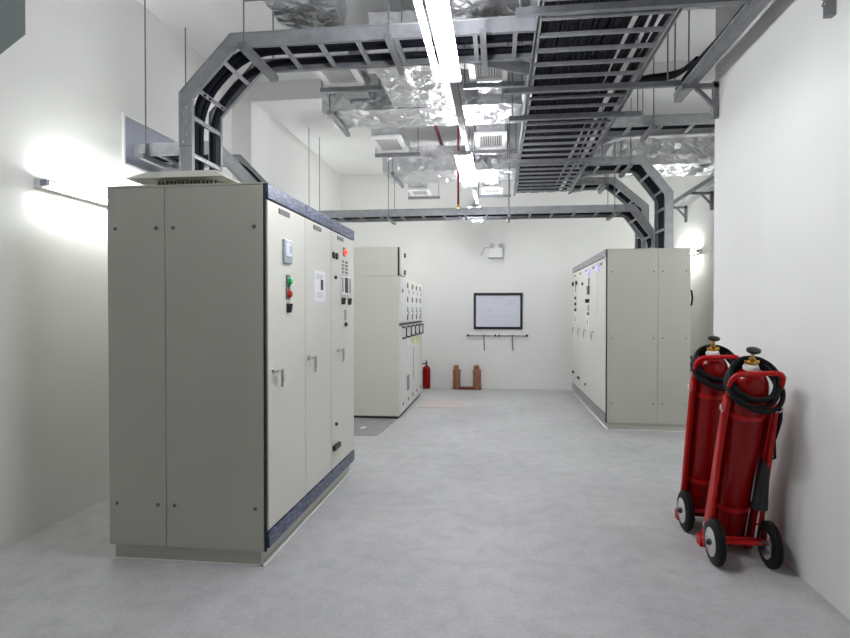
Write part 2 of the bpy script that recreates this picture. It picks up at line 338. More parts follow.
for i in range(5):
    a, b = pb[i] + .004, pb[i + 1] - .004
    up = box('upper_panel', (fm(-.02), a, 1.30), (fm(0), b, 1.925), M['cabwhite'], r3, bevel=.003)
    lw = box('lower_panel', (fm(-.02), a, .06), (fm(0), b, 1.25), M['cabwhite'], r3, bevel=.003)
    box('mimic_bar', (fm(-.015), a - .004, 1.268), (fm(.008), b + .004, 1.287), M['black'], r3)
    yc = (a + b) / 2
    if i:
        for zz, m in ((1.83, 'plate'), (1.63, 'plate'), (1.48, 'ink'), (1.37, 'plate')):
            make('switch_port', MB().lathe((fm(-.002), yc - .06, zz), (1, 0, 0), [(0, .042), (.012, .042), (.014, .03)], 12), M[m], up)
        for zz in (1.74, 1.43): make('position_flag', MB().box((fm(0), yc + .03, zz - .03), (fm(.006), yc + .10, zz + .03)), M['ink'], up)
        make('pressure_gauge', MB().lathe((fm(-.002), yc + .06, 1.845), (1, 0, 0), [(0, .035), (.014, .035)], 12), M['yellow'] if i == 2 else M['white'], up)
    else:
        make('switch_port', MB().lathe((fm(-.002), 8.05, 1.74), (1, 0, 0), [(0, .025), (.012, .025)], 12), M['black'], up)
    pts = [(fm(0), yc - .10, 1.235), (fm(.028), yc - .10, 1.235), (fm(.034), yc + .09, 1.235), (fm(.034), yc + .09, 1.085), (fm(.028), yc - .06, 1.085), (fm(0), yc - .06, 1.085)]
    make('ring_handle', MB().tube(pts, .013, 8), M['black'], lw, smooth=True)
    make('foot_bolt', MB().lathe((fm(-.002), yc, .17), (1, 0, 0), [(0, .026), (.01, .026)], 8), M['plate'], lw)
    if i in (1, 2, 3): make('warning_label', MB().box((fm(0), yc - .12, .95), (fm(.004), yc + .16, 1.055)), M['yellow'] if i > 1 else M['paper'], lw)
    if i == 2: make('inspection_slot', MB().box((fm(0), yc + .05, .42), (fm(.004), yc + .11, .90)), M['ink'], lw)
    if i == 1: make('inspection_slot', MB().box((fm(0), yc - .12, .30), (fm(.004), yc + .10, .52)), M['meterglass'], lw)

# ---------------------------------------------------------------- cable ladders
ZV = Vector((0, 0, 1))
def mitre(path, wv, flip=1):
    P = [Vector(p) for p in path]; wv = Vector(wv); N = []
    seg = [(P[i + 1] - P[i]).normalized() for i in range(len(P) - 1)]
    nr = [wv.cross(t) * flip for t in seg]
    for i in range(len(P)):
        if i == 0: N.append(nr[0])
        elif i == len(P) - 1: N.append(nr[-1])
        else:
            n = (nr[i - 1] + nr[i]).normalized(); N.append(n / max(.3, n.dot(nr[i])))
    return P, N, seg, nr
def rail(P, N, off, th, wv, h):
    mb = MB(); wv = Vector(wv)
    for i in range(len(P) - 1):
        a, b = P[i] + wv * off, P[i + 1] + wv * off
        q = [a - wv * th / 2, a + wv * th / 2, b + wv * th / 2, b - wv * th / 2]
        t = [a - wv * th / 2 + N[i] * h, a + wv * th / 2 + N[i] * h, b + wv * th / 2 + N[i + 1] * h, b - wv * th / 2 + N[i + 1] * h]
        mb.hexa(q + t)
    # lips turned outwards at the open edge and at the bottom
    for e in (0.0, h - .006):
        for i in range(len(P) - 1):
            a, b = P[i] + wv * off + N[i] * e, P[i + 1] + wv * off + N[i + 1] * e
            na, nb = N[i] * .006, N[i + 1] * .006; ww = wv * .016
            mb.hexa([a - ww, a + ww, b + ww, b - ww, a - ww + na, a + ww + na, b + ww + nb, b - ww + nb])
    return mb
def ladder(root, path, wv, W, spacing, h=.10, flip=1, m='galv', start=.12, rung_w=.029, bolts=()):
    P, N, seg, nr = mitre(path, wv, flip); wv = Vector(wv)
    for sgn in (-1, 1):
        make('side_rail', rail(P, N, sgn * W / 2, .012, wv, h), M[m], root)
    off = origin(root); proto = {}
    for i in range(len(P) - 1):
        L = (P[i + 1] - P[i]).length; s = start if L > start * 1.5 else L * .5
        key = tuple(round(c, 3) for c in seg[i])
        while s < L - .03:
            c = P[i] + seg[i] * s + nr[i] * .014
            if key not in proto:
                mb = MB().bar(off - wv * (W / 2 - .008), off + wv * (W / 2 - .008), seg[i] * rung_w, nr[i] * .006)
                for e in (-1, 1): mb.bar(off - wv * (W / 2 - .008) + seg[i] * e * (rung_w / 2 - .003), off + wv * (W / 2 - .008) + seg[i] * e * (rung_w / 2 - .003), seg[i] * .006, nr[i] * .022)
                o = make('rung', mb, M[m], root); o.location = c - off; proto[key] = o
            else: clone(proto[key], root, c - off)
            s += spacing
    for (q, wo) in bolts:   # splice plate with bolts on the near rail
        pl = make('splice_plate', MB().box((q[0] - .02, q[1] - .016, q[2] - .02), (q[0] + .02, q[1] - .008, q[2] + .02)), M['galv'], root)
    return P, N, seg, nr
def strut(root, a, b, wv=(0, .041, 0), m='galvdark'):
    make('cross_support', MB().bar(a, b, wv, (0, 0, .041)), M[m], root)
def rod(root, x, y, z0, z1=ZC): make('hanger_rod', MB().tube([(x, y, z0), (x, y, z1)], .006, 6), M['galvdark'], root)
def fillet(pts, r, n=6):
    pts = [Vector(p) for p in pts]; out = [pts[0]]
    for i in range(1, len(pts) - 1):
        a, b, c = pts[i - 1], pts[i], pts[i + 1]
        d = min(r, (a - b).length * .48, (c - b).length * .48)
        p, q = b + (a - b).normalized() * d, b + (c - b).normalized() * d
        for k in range(n + 1):
            t = k / n; out.append(p * (1 - t) ** 2 + b * 2 * t * (1 - t) + q * t * t)
    out.append(pts[-1]); return out
def bundle(P, N, wv, woff, width, label, group, count, r=.022, hoff=.045, m='cable', round_r=.22):
    """A strapped bundle of cables lying in a tray: one thing, each cable a part."""
    wv = Vector(wv); loc = P[0] + wv * woff
    t = thing('cable_bundle', label, 'cables', loc, group)
    for k in range(count):
        u = woff + ((k + .5) / count - .5) * width
        pts = [P[i] + N[i] * (hoff + (.012 if k % 2 else 0)) + wv * u for i in range(len(P))]
        make('cable', MB().tube(fillet(pts, round_r), r, 7), M[m], t, smooth=True)
    return t

ZT = 3.28
# main ladder down the room
X0, X1 = .25, 1.09
tm = thing('cable_ladder', 'widest galvanised cable ladder running away overhead, packed with black cables', 'cable tray', ((X0 + X1) / 2, 5, ZT))
ladder(tm, [((X0 + X1) / 2, 1.6, ZT), ((X0 + X1) / 2, 9.45, ZT)], (1, 0, 0), X1 - X0, .235, flip=1, start=.07)
for yy, xa, xb in ((2.3, .1, 1.4), (3.62, .10, 1.45), (4.90, .05, 1.52), (5.60, .10, 1.29), (7.21, .08, 1.25)):
    strut(tm, (xa, yy, ZT - .023), (xb, yy, ZT - .023))
    for xx in (xa + .03, xb - .03): rod(tm, xx, yy, ZT - .04)
for (xx, yy) in ((1.32, 4.86), (1.40, 4.95)): rod(tm, xx, yy, ZT - .02)
# cables in the main ladder: each one a thing
cx = [.30 + .0295 * k for k in range(19)] + [.885, .915, .985, 1.045]
for k, x0 in enumerate(cx):
    r = R.choice((.016, .018, .02)); z0 = ZT + .03 + r; pts = []
    ph = R.uniform(0, 6); am = R.uniform(.003, .011) if k < 19 else R.uniform(.012, .022)
    for i in range(22):
        y = 1.62 + i * (7.78 / 21); pts.append((x0 + am * math.sin(y * R.uniform(1.6, 1.7) + ph), y, z0 + .004 * math.sin(y * 2 + ph)))
    c = make('power_cable', MB().tube(pts, r, 6), M['cable'], None, smooth=True, loc=(x0, 5.5, z0))
    tag(c, 'black power cable lying lengthwise in the widest overhead ladder', 'cable', 'black power cables in the widest ladder')
for k in range(17):   # second layer
    x0 = .33 + .031 * k + R.uniform(-.004, .004); r = R.choice((.015, .017)); z0 = ZT + .078 + R.uniform(0, .012); ph = R.uniform(0, 6); pts = []
    for i in range(22):
        y = 1.62 + i * (7.78 / 21); pts.append((x0 + .008 * math.sin(y * 1.3 + ph), y, z0 + .004 * math.sin(y * 2 + ph)))
    c = make('power_cable', MB().tube(pts, r, 6), M['cable'], None, smooth=True, loc=(x0, 5.5, z0))
    tag(c, 'black power cable lying lengthwise in the widest overhead ladder', 'cable', 'black power cables in the widest ladder')

# left branch with its riser on the near cabinet
YL = 4.135; WL = .43
tl = thing('cable_ladder', 'galvanised cable ladder bending down onto the roof of the near cabinet', 'cable tray', (-2.12, YL, 2.2))
pl = [(X0 - .01, YL, ZT), (-1.80, YL, ZT), (-2.12, YL, 2.95), (-2.12, YL, 2.195)]
P, N, _, _ = ladder(tl, pl, (0, 1, 0), WL, .265, flip=1, start=.13)
strut(tl, (-1.72, 3.83, ZT - .023), (-1.72, 4.42, ZT - .023), (.06, 0, 0))
rod(tl, -1.72, 3.86, ZT - .03); rod(tl, -1.72, 4.39, ZT - .03)
strut(tl, (-.72, 3.83, ZT - .023), (-.72, 4.42, ZT - .023), (.041, 0, 0)); rod(tl, -.72, 3.86, ZT - .03); rod(tl, -.72, 4.39, ZT - .03)
strut(tl, (-.10, 3.83, ZT - .023), (-.10, 4.5, ZT - .023), (.041, 0, 0))
for (ya, yb) in ((YL + WL / 2, YL + WL / 2 + .30),):
    make('tee_flare', MB().bar((-.25, ya, ZT + .05), (X0, yb, ZT + .05), (0, .012, 0), (0, 0, .10)), M['galv'], tl)
def splice(root, x0, x1, y, z0, z1, n):
    pz = make('splice_plate', MB().box((x0, y - .012, z0), (x1, y - .004, z1)), M['galv'], root)
    mb = MB()
    for k in range(n):
        zz = z0 + (z1 - z0) * (k + .5) / n; xx = (x0 + x1) / 2 + .012 * (1 if k % 2 else -1)
        mb.lathe((xx, y - .012, zz), (0, -1, 0), [(0, .010), (.008, .010)], 6)
    make('splice_bolts', mb, M['chrome'], pz)
splice(tl, -2.21, -2.125, YL - WL / 2 - .006, 2.62, 2.90, 6)
bundle(P, N, (0, 1, 0), -.06, .15, 'thick black cable bundle on the near side of the ladder above the near cabinet', None, 4, r=.024)
bundle(P, N, (0, 1, 0), .165, .075, 'thin black cable pair on the far side of the ladder above the near cabinet', None, 2, r=.022)

# near right branch (first riser)
YA = 7.85; WA = .47
ta = thing('cable_ladder', 'galvanised cable ladder dropping nearest onto the roof of the recess cabinet', 'cable tray', (2.04, YA, 2.22))
P, N, _, _ = ladder(ta, [(X1 + .01, YA, ZT), (1.75, YA, ZT), (2.04, YA, 2.90), (2.04, YA, 2.225)], (0, 1, 0), WA, .26, flip=-1, start=.16)
bundle(P, N, (0, 1, 0), 0.0, .40, 'wide black cable layer in the nearest of the ladders dropping to the recess cabinet', None, 10, r=.022, round_r=.12)
for (ya, yb) in ((YA - WA / 2, YA - WA / 2 - .26), (YA + WA / 2, YA + WA / 2 + .26)):
    make('tee_flare', MB().bar((1.42, ya, ZT + .05), (X1, yb, ZT + .05), (0, .012, 0), (0, 0, .10)), M['galv'], ta)
for xx in (1.62,):
    strut(ta, (xx, YA - .32, ZT - .023), (xx, YA + .32, ZT - .023), (.041, 0, 0)); rod(ta, xx, YA - .30, ZT - .03); rod(ta, xx, YA + .30, ZT - .03)
splice(ta, 2.05, 2.13, YA - WA / 2 - .006, 2.55, 2.85, 6)

# middle right branch
YM = 8.95; WM = .40
tn = thing('cable_ladder', 'galvanised cable ladder dropping second onto the recess cabinet, partly behind the lower crossing ladder', 'cable tray', (2.03, YM, 2.22))
P, N, _, _ = ladder(tn, [(X1 + .01, YM, ZT), (1.62, YM, ZT), (2.03, YM, 2.92), (2.03, YM, 2.225)], (0, 1, 0), WM, .24, flip=-1, start=.14)
bundle(P, N, (0, 1, 0), 0.0, .30, 'black cable layer in the ladder second from the front above the recess cabinet', None, 7, r=.022, round_r=.12)
for (ya, yb) in ((YM - WM / 2, YM - WM / 2 - .24), (YM + WM / 2, YM + WM / 2 + .24)):
    make('tee_flare', MB().bar((1.36, ya, ZT + .05), (X1, yb, ZT + .05), (0, .012, 0), (0, 0, .10)), M['galv'], tn)
strut(tn, (1.52, YM - .28, ZT - .023), (1.52, YM + .28, ZT - .023), (.041, 0, 0)); rod(tn, 1.52, YM - .26, ZT - .03); rod(tn, 1.52, YM + .26, ZT - .03)

# low crossing ladder at the back
YC = 8.43; WC = .46; ZL = 2.79
tc_ = thing('cable_ladder', 'long low cable ladder crossing the whole room before the end wall', 'cable tray', (0, YC, ZL))
P, N, _, _ = ladder(tc_, [(-2.98, YC, ZL), (1.76, YC, ZL), (2.035, YC, 2.42), (2.035, YC, 2.225)], (0, 1, 0), WC, .30, flip=-1, start=.12)
bundle(P, N, (0, 1, 0), 0.02, .27, 'black cable layer in the low ladder crossing before the end wall', None, 6, r=.022, round_r=.12)
for xx in (-2.68, -1.53, .15, 1.55):
    strut(tc_, (xx, YC - .27, ZL - .023), (xx, YC + .27, ZL - .023), (.041, 0, 0)); rod(tc_, xx, YC - .25, ZL - .03); rod(tc_, xx, YC + .25, ZL - .03)

# short ladder out of the left wall
YW = 4.78; WW = .42; ZW = 2.74
tw = thing('cable_ladder', 'short low cable ladder leaving the left wall at the blue-grey wall plate', 'cable tray', (-2.7, YW, ZW))
P, N, _, _ = ladder(tw, [(-2.99, YW, ZW), (-2.30, YW, ZW), (-1.93, YW, 2.36), (-1.93, YW, 2.195)], (0, 1, 0), WW, .28, flip=-1, start=.2)
bundle(P, N, (0, 1, 0), 0.03, .26, 'black cable layer in the short ladder leaving the left wall', None, 6, r=.022, round_r=.2)
strut(tw, (-2.875, YW - .30, ZW - .023), (-2.875, YW + .44, ZW - .023), (.041, 0, 0)); rod(tw, -2.875, YW - .23, ZW - .03); rod(tw, -2.875, YW + .40, ZW - .03)
# wall plate
wp = thing('wall_plate', 'blue-grey rectangular sheet plate on the left wall where the short ladder ends', 'panel', (XL, 5, 2.66))
box('panel', (XL, 4.47, 2.66), (XL + .012, 5.75, 3.05), M['bluegrey'], wp)
mb = MB().box((XL, 4.45, 2.64), (XL + .02, 5.77, 2.66)).box((XL, 4.45, 3.05), (XL + .02, 5.77, 3.07)).box((XL, 4.45, 2.66), (XL + .02, 4.47, 3.05)).box((XL, 5.75, 2.66), (XL + .02, 5.77, 3.05))
make('frame', mb, M['white'], wp)

# crossing ladder from the main ladder to the recess wall
tx = thing('cable_ladder', 'cable ladder branching from the widest ladder straight to the recess wall', 'cable tray', (2, 6.2, ZT))
P, N, _, _ = ladder(tx, [(X1 + .01, 6.22, ZT), (XF - .01, 6.22, ZT)], (0, 1, 0), .34, .30, flip=-1, start=.2)
bundle(P, N, (0, 1, 0), .02, .2, 'black cables in the ladder that runs to the recess wall', None, 4, r=.02)
strut(tx, (1.5, 5.98, ZT - .023), (1.5, 6.46, ZT - .023), (.041, 0, 0)); rod(tx, 1.5, 6.0, ZT - .03); rod(tx, 1.5, 6.44, ZT - .03)
for (ya, yb) in ((6.05, 5.72), (6.39, 6.72)):
    make('tee_flare', MB().bar((1.45, ya, ZT + .05), (X1, yb, ZT + .05), (0, .012, 0), (0, 0, .10)), M['galv'], tx)

# wall trunking on brackets
def bracket(root, xw, y, z, s, reach):
    b = make('wall_bracket', MB().box((xw, y - .02, z - .26), (xw + s * .041, y + .02, z + .012)).box((xw, y - .02, z - .035), (xw + s * reach, y + .02, z)), M['galvdark'], root)
    make('bracket_bolt', MB().lathe((xw + s * .041, y, z - .2), (s, 0, 0), [(0, .012), (.012, .012)], 6), M['chrome'], b)
    make('bracket_brace', MB().bar((xw + s * .03, y, z - .17), (xw + s * .16, y, z - .03), (0, .03, 0), (.02, 0, .02)), M['galvdark'], b)
tr = thing('cable_trunking', 'slim grey cable trunking on wall brackets high along the near right wall', 'cable tray', (1.47, 3.5, 3.18))
make('trough', MB().box((1.44, 1.6, 3.18), (1.50, 5.12, 3.25)), M['galvdark'], tr, bevel=.003)
make('lip', MB().box((1.434, 1.6, 3.244), (1.506, 5.12, 3.256)), M['galv'], tr)
for y_ in (3.17, 4.72): bracket(tr, XR, y_, 3.18, -1, .27)
t = thing('cable_bundle', 'black cables lying on top of the slim trunking along the right wall', 'cables', (1.45, 3.5, 3.27))
for k in range(3):
    pts = [(1.445 + .022 * k - .012 * math.sin(i * 1.1 + k), 1.6 + i * .232, 3.274 + .004 * math.sin(i + k)) for i in range(16)]
    make('cable', MB().tube(pts, .016, 6), M['cable'], t, smooth=True)
tr2 = thing('cable_trunking', 'slim grey cable trunking on wall brackets in the recess above the wall light', 'cable tray', (2.9, 9.4, 3.0))
make('trough', MB().box((2.82, 8.2, 3.19), (2.90, 10.75, 3.25)), M['galvdark'], tr2, bevel=.003)
make('lip', MB().box((2.814, 8.2, 3.248), (2.906, 10.75, 3.26)), M['galv'], tr2)
for y_ in (9.05, 10.24): bracket(tr2, XF, y_, 3.19, -1, .30)

t = thing('cable_bundle', 'short black cable bunch crossing from the widest ladder to the wall trunking', 'cables', (1.25, 5.0, 3.32))
for k in range(4):
    pts = fillet([(1.02, 5.42 + .03 * k, 3.36), (1.14, 5.10 + .03 * k, 3.395), (1.40, 4.88 + .03 * k, 3.33), (1.47 - .015 * k, 4.5, 3.285)], .15)
    make('cable', MB().tube(pts, .018, 7), M['cable'], t, smooth=True)
gp = make('tee_gusset', MB().prism([(1.11, 5.74, ZT - .006), (1.46, 6.03, ZT - .006), (1.40, 6.05, ZT - .006), (1.11, 6.05, ZT - .006)], (0, 0, .004)), M['galv'], tx)

# ---------------------------------------------------------------- foil ducts
def foil_mb(a, b, seed, j=.018, step=.075):
    rr = random.Random(seed); mb = MB()
    x0, y0, z0 = a; x1, y1, z1 = b
    n = [max(2, round(abs(q - p) / step)) for p, q in ((x0, x1), (y0, y1), (z0, z1))]
    idx = {}
    def vid(i, j_, k):
        if (i, j_, k) not in idx:
            e = sum((i in (0, n[0]), j_ in (0, n[1]), k in (0, n[2])))
            amp = j if e < 2 else j * .45
            p = Vector((x0 + (x1 - x0) * i / n[0], y0 + (y1 - y0) * j_ / n[1], z0 + (z1 - z0) * k / n[2]))
            p += Vector((rr.uniform(-amp, amp), rr.uniform(-amp, amp), rr.uniform(-amp, amp)))
            idx[(i, j_, k)] = len(mb.v); mb.v.append(p)
        return idx[(i, j_, k)]
    def quad(q):
        if rr.random() < .5: mb.f.append((q[0], q[1], q[2])); mb.f.append((q[0], q[2], q[3]))
        else: mb.f.append((q[0], q[1], q[3])); mb.f.append((q[1], q[2], q[3]))
    for i in range(n[0]):
        for j_ in range(n[1]):
            for k in (0, n[2]): quad([vid(i, j_, k), vid(i + 1, j_, k), vid(i + 1, j_ + 1, k), vid(i, j_ + 1, k)])
    for i in range(n[0]):
        for k in range(n[2]):
            for j_ in (0, n[1]): quad([vid(i, j_, k), vid(i + 1, j_, k), vid(i + 1, j_, k + 1), vid(i, j_, k + 1)])
    for j_ in range(n[1]):
        for k in range(n[2]):
            for i in (0, n[0]): quad([vid(i, j_, k), vid(i, j_ + 1, k), vid(i, j_ + 1, k + 1), vid(i, j_, k + 1)])
    return mb
def duct(label, a, b, seed, straps=(), along='x', rods=True):
    t = thing('foil_duct', label, 'duct', ((a[0] + b[0]) / 2, (a[1] + b[1]) / 2, a[2]), 'foil wrapped air ducts')
    make('foil_wrap', foil_mb(a, b, seed), M['foil'], t)
    for q in straps:
        if along == 'x':   # strut parallel to y under the duct at x = q
            strut(t, (q, a[1] - .08, a[2] - .035), (q, b[1] + .08, a[2] - .035), (.041, 0, 0))
            ends = ((q, a[1] - .06), (q, b[1] + .06))
        else:
            strut(t, (a[0] - .08, q, a[2] - .035), (b[0] + .08, q, a[2] - .035))
            ends = ((a[0] - .06, q), (b[0] + .06, q))
        if rods:
            for (x, y) in ends: rod(t, x, y, a[2] - .05)
    return t
ZD0, ZD1 = 3.46, 3.82
duct('foil wrapped duct end above the bend of the ladder over the near cabinet', (-1.50, 2.2, ZD0), (-1.07, 4.10, ZD1 - .02), 1, (3.55,), 'y')
duct('foil wrapped duct beside the nearest tube light, left of the widest ladder', (-.36, 2.2, ZD0), (.20, 4.34, ZD1), 2, (3.70,), 'y')
duct('foil wrapped duct between the widest ladder and the right wall', (1.12, 2.2, 3.52), (1.60, 4.25, ZD1), 3)
duct('foil wrapped duct running lengthwise above the first row of grilles', (-1.02, 4.62, ZD0), (-.40, 5.76, ZD1), 4)
duct('first foil wrapped crossing duct beyond the nearest tube light', (-1.76, 5.78, ZD0), (.22, 6.38, ZD1), 5, (-1.66,), 'x')
duct('long foil wrapped crossing duct reaching the recess wall above the cabinet ladders', (-1.66, 8.42, ZD0), (XF - .03, 9.18, ZD1), 6, (-1.5,), 'x')

def diffuser(label, xc, y0, y1, z, wx, seed, blades=10, neck_y=None):
    t = thing('air_diffuser', label, 'vent', (xc, (y0 + y1) / 2, z), 'air grilles hanging from the ducts')
    x0, x1 = xc - wx / 2, xc + wx / 2; fr = .055
    mb = MB().box((x0, y0, z), (x1, y0 + fr, z + .03)).box((x0, y1 - fr, z), (x1, y1, z + .03)).box((x0, y0 + fr, z), (x0 + fr, y1 - fr, z + .03)).box((x1 - fr, y0 + fr, z), (x1, y1 - fr, z + .03))
    make('frame', mb, M['white'], t)
    box('damper', (x0 + fr, y0 + fr, z + .024), (x1 - fr, y1 - fr, z + .03), M['dark'], t)
    W = x1 - x0 - 2 * fr; proto = None
    for k in range(blades):
        xx = x0 + fr + W * (k + .5) / blades
        if proto is None:
            proto = make('slat', MB().bar((xx, y0 + fr, z + .012), (xx, y1 - fr, z + .012), (W / blades * .62, 0, .006), (-.002, 0, .006)), M['grille'], t); px = xx
        else: clone(proto, t, (xx - px, 0, 0))
    make('plenum', foil_mb((x0 + .03, y0 + .03, z + .032), (x1 - .03, y1 - .03, ZD1 - .03), seed, .009), M['foil'], t)
    ny0, ny1 = neck_y or (y1 - .04, y1 + .5)
    make('neck', foil_mb((x0 + .06, ny0, z + .06), (x1 - .06, ny1, ZD1 - .06), seed + 50, .009), M['foil'], t)
    strut(t, (x0 - .06, y1 + .02, z - .03), (x1 + .14, y1 + .02, z - .03)); rod(t, x0 - .05, y1 + .02, z - .045); rod(t, x1 + .12, y1 + .02, z - .045)
    return t
diffuser('white framed air grille behind the ladder bend, left of the nearest tube light', -1.37, 4.72, 5.24, 3.50, .36, 11)
diffuser('white framed air grille right of the nearest tube light, beside the widest ladder', -.08, 4.72, 5.30, 3.50, .34, 12)
diffuser('white framed air grille in the second row, left of the red pipes', -1.33, 6.88, 7.50, 3.50, .38, 13)
diffuser('white framed air grille in the second row, right of the second tube light', -.09, 6.88, 7.50, 3.50, .38, 14)
diffuser('smallest white framed air grille above the low crossing ladder, left of the second tube light', -1.28, 9.42, 9.88, 3.40, .34, 15, neck_y=(9.2, 9.44))
diffuser('smallest white framed air grille above the low crossing ladder, right of the second tube light', -.10, 9.42, 9.88, 3.40, .34, 16, neck_y=(9.2, 9.44))

# ---------------------------------------------------------------- lights
def tube_light(label, x, y0, y1, z):
    t = thing('fluorescent_light', label, 'ceiling light', (x, (y0 + y1) / 2, z), 'twin tube lights under the long channel')
    make('batten', MB().prism([(x - .030, y0, z + .02), (x - .026, y0, z + .09), (x + .026, y0, z + .09), (x + .030, y0, z + .02)], (0, y1 - y0, 0)), M['white'], t)
    for sx in (-.066, .066):
        make('lamp_tube', MB().tube([(x + sx, y0 + .03, z + .018), (x + sx, y1 - .03, z + .018)], .018, 10), M['tube'], t, smooth=True)
        for yy in (y0 + .012, y1 - .012): make('lamp_holder', MB().box((min(x + sx * 1.25, x), yy - .012, z), (max(x + sx * 1.25, x), yy + .012, z + .04)), M['white'], t)
    for yy in (y0 + .25, y1 - .25): make('hanger_rod', MB().tube([(x, yy, z + .09), (x, yy, 3.15)], .007, 6), M['galvdark'], t)
tube_light('nearest bright twin fluorescent tube light, cut off by the top of the photo', -.325, 2.41, 3.87, 2.95)
tube_light('second twin fluorescent tube light along the room, in front of the crossing ladder', -.335, 5.65, 7.10, 2.95)
tube_light('farthest small twin fluorescent tube light, seen over and under the low crossing ladder', -.345, 8.48, 9.92, 2.95)
lc = thing('light_channel', 'long grey steel channel carrying the tube lights', 'rail', (-.33, 5, 3.15))
make('channel', MB().box((-.36, 1.0, 3.15), (-.305, 10.2, 3.20)), M['greypaint'], lc)
for yy in (1.5, 3.75, 6.45, 8.35, 10.0): make('hanger_rod', MB().tube([(-.333, yy, 3.20), (-.333, yy, 3.46 if yy in (1.5, 3.75) else ZC)], .006, 6), M['galvdark'], lc)
def wall_light(label, xw, s, y0, y1, z):
    t = thing('wall_light', label, 'wall light', (xw, (y0 + y1) / 2, z), 'single tube lights on the side walls')
    make('batten', MB().box((xw, y0, z - .028), (xw + s * .045, y1, z + .028)), M['white'], t, bevel=.004)
    make('lamp_tube', MB().tube([(xw + s * .075, y0 + .035, z), (xw + s * .075, y1 - .035, z)], .013, 10), M['walltube'], t, smooth=True)
    for yy in (y0 + .018, y1 - .018): make('lamp_holder', MB().box((xw + s * .045, yy - .017, z - .02), (xw + s * .09, yy + .017, z + .02)), M['bluegrey'], t)
wall_light('bright single tube light on the left wall behind the near cabinet', XL, 1, 3.53, 4.73, 2.30)
wall_light('bright single tube light on the recess wall past the far cabinet', XF, -1, 9.50, 10.70, 2.38)
wall_light('unseen single tube light added on the recess wall round the corner of the near right wall', XF, -1, 5.60, 6.80, 2.38)  # added out of view to brighten the far end of the room
wall_light('unseen single tube light added on the left wall behind the ring main cabinet', XL, 1, 8.60, 9.80, 2.30)  # second hidden lamp, added to light the far end

# ---------------------------------------------------------------- red pipes
p = make('sprinkler_pipe', MB().tube([(-.85, 7.6, 3.98), (-.85, 10.1, 3.98)], .024, 10), M['redpipe'], None, smooth=True, loc=(-.85, 8.8, 3.98)); tag(p, 'dull red pipe slanting away under the ceiling above the second tube light', 'pipe')
p = thing('sprinkler_pipe', 'thin red vertical pipe hanging left of the second tube light', 'pipe', (-.52, 7.7, 3.0))
make('drop', MB().tube([(-.52, 7.75, ZC), (-.52, 7.75, 2.86)], .014, 8), M['redpipe'], p, smooth=True)
make('sprinkler_head', MB().lathe((-.52, 7.75, 2.86), (0, 0, -1), [(0, .014), (.02, .018), (.04, .01), (.05, .028), (.055, .028)], 10), M['brass'], p)
make('flange', MB().lathe((-.52, 7.75, ZC - .012), (0, 0, 1), [(0, .04), (.012, .04)], 12), M['redpipe'], p)

# ---------------------------------------------------------------- back wall
b = thing('framed_drawing', 'black framed line drawing on the white end wall', 'picture', (0, YB, 1.46))
x0, x1, z0, z1 = -.455, .455, 1.115, 1.80; y_ = YB - .025
mb = MB().box((x0, y_, z0), (x1, YB, z0 + .05)).box((x0, y_, z1 - .05), (x1, YB, z1)).box((x0, y_, z0 + .05), (x0 + .045, YB, z1 - .05)).box((x1 - .045, y_, z0 + .05), (x1, YB, z1 - .05))
make('frame', mb, M['black'], b)
sh = box('sheet', (x0 + .045, YB - .012, z0 + .05), (x1 - .045, YB, z1 - .05), M['sheet'], b); sh['label'] = 'pale blue-white drawing sheet'
mb = MB(); yy = YB - .0135
def ln(ax, az, bx, bz, t=.004): mb.bar((ax, yy, az), (bx, yy, bz), (0, .002, 0), Vector((-(bz - az), 0, bx - ax)).normalized() * t)
ln(-.12, 1.70, .12, 1.70, .018); ln(-.36, 1.70, -.27, 1.70, .012)
for k in range(4): ln(.17, 1.57 + .028 * k, .31, 1.57 + .028 * k, .007)
for xx in (.17, .24, .31): ln(xx, 1.565, xx, 1.66, .006)
ln(-.34, 1.63, -.1, 1.60); ln(-.1, 1.60, .12, 1.585); ln(-.36, 1.50, .05, 1.46); ln(.05, 1.46, .30, 1.43); ln(-.36, 1.52, -.16, 1.52)
for k, z_ in enumerate((1.38, 1.345, 1.29, 1.255, 1.21)): ln(-.35 + .05 * (k % 2), z_, .32 - .06 * (k % 3), z_ - .004, .006)
for k in range(9): ln(-.30 + .07 * k, 1.30, -.30 + .07 * k, 1.44 - .012 * k, .003)
ln(-.2, 1.47, -.12, 1.47, .02); ln(-.39, 1.74, .39, 1.74, .003); ln(.37, 1.19, .37, 1.73, .003)
make('printed_lines', mb, M['inkfaint'], b)
def rack(label, xa, xb, xh):
    t = thing('tool_rack', label, 'rack', ((xa + xb) / 2, YB, 1.0), 'hanging rails under the framed drawing')
    make('rail', MB().box((xa, YB - .02, .985), (xb, YB - .004, 1.01)), M['galv'], t)
    make('lower_rail', MB().box((xa, YB - .014, .925), (xb, YB, .945)), M['white'], t)
    for xx in (xa + .015, xb - .015): make('end_knob', MB().lathe((xx, YB - .01, 1.0), (0, -1, 0), [(0, .022), (.03, .022), (.035, .015)], 12), M['black'], t)
    make('hook_rod', MB().tube([(xh, YB - .03, 1.02), (xh, YB - .035, .9), (xh + .008, YB - .035, .72)], .011, 8), M['galvdark'], t)
rack('thin wall rail with a hanging rod under the drawing, nearer the brown uprights', -.575, -.03, -.26)
rack('thin wall rail with a hanging rod under the drawing, nearer the recess cabinet', 0.0, .55, .265)
e = thing('emergency_light', 'small white twin-spot emergency light high on the end wall', 'emergency light', (-.03, YB, 2.5))
make('housing', MB().box((-.17, YB - .09, 2.455), (.085, YB, 2.645)), M['white'], e, bevel=.006)
make('base_edge', MB().box((-.175, YB - .095, 2.445), (.09, YB, 2.457)).box((.085, YB - .095, 2.457), (.092, YB, 2.64)), M['ink'], e)
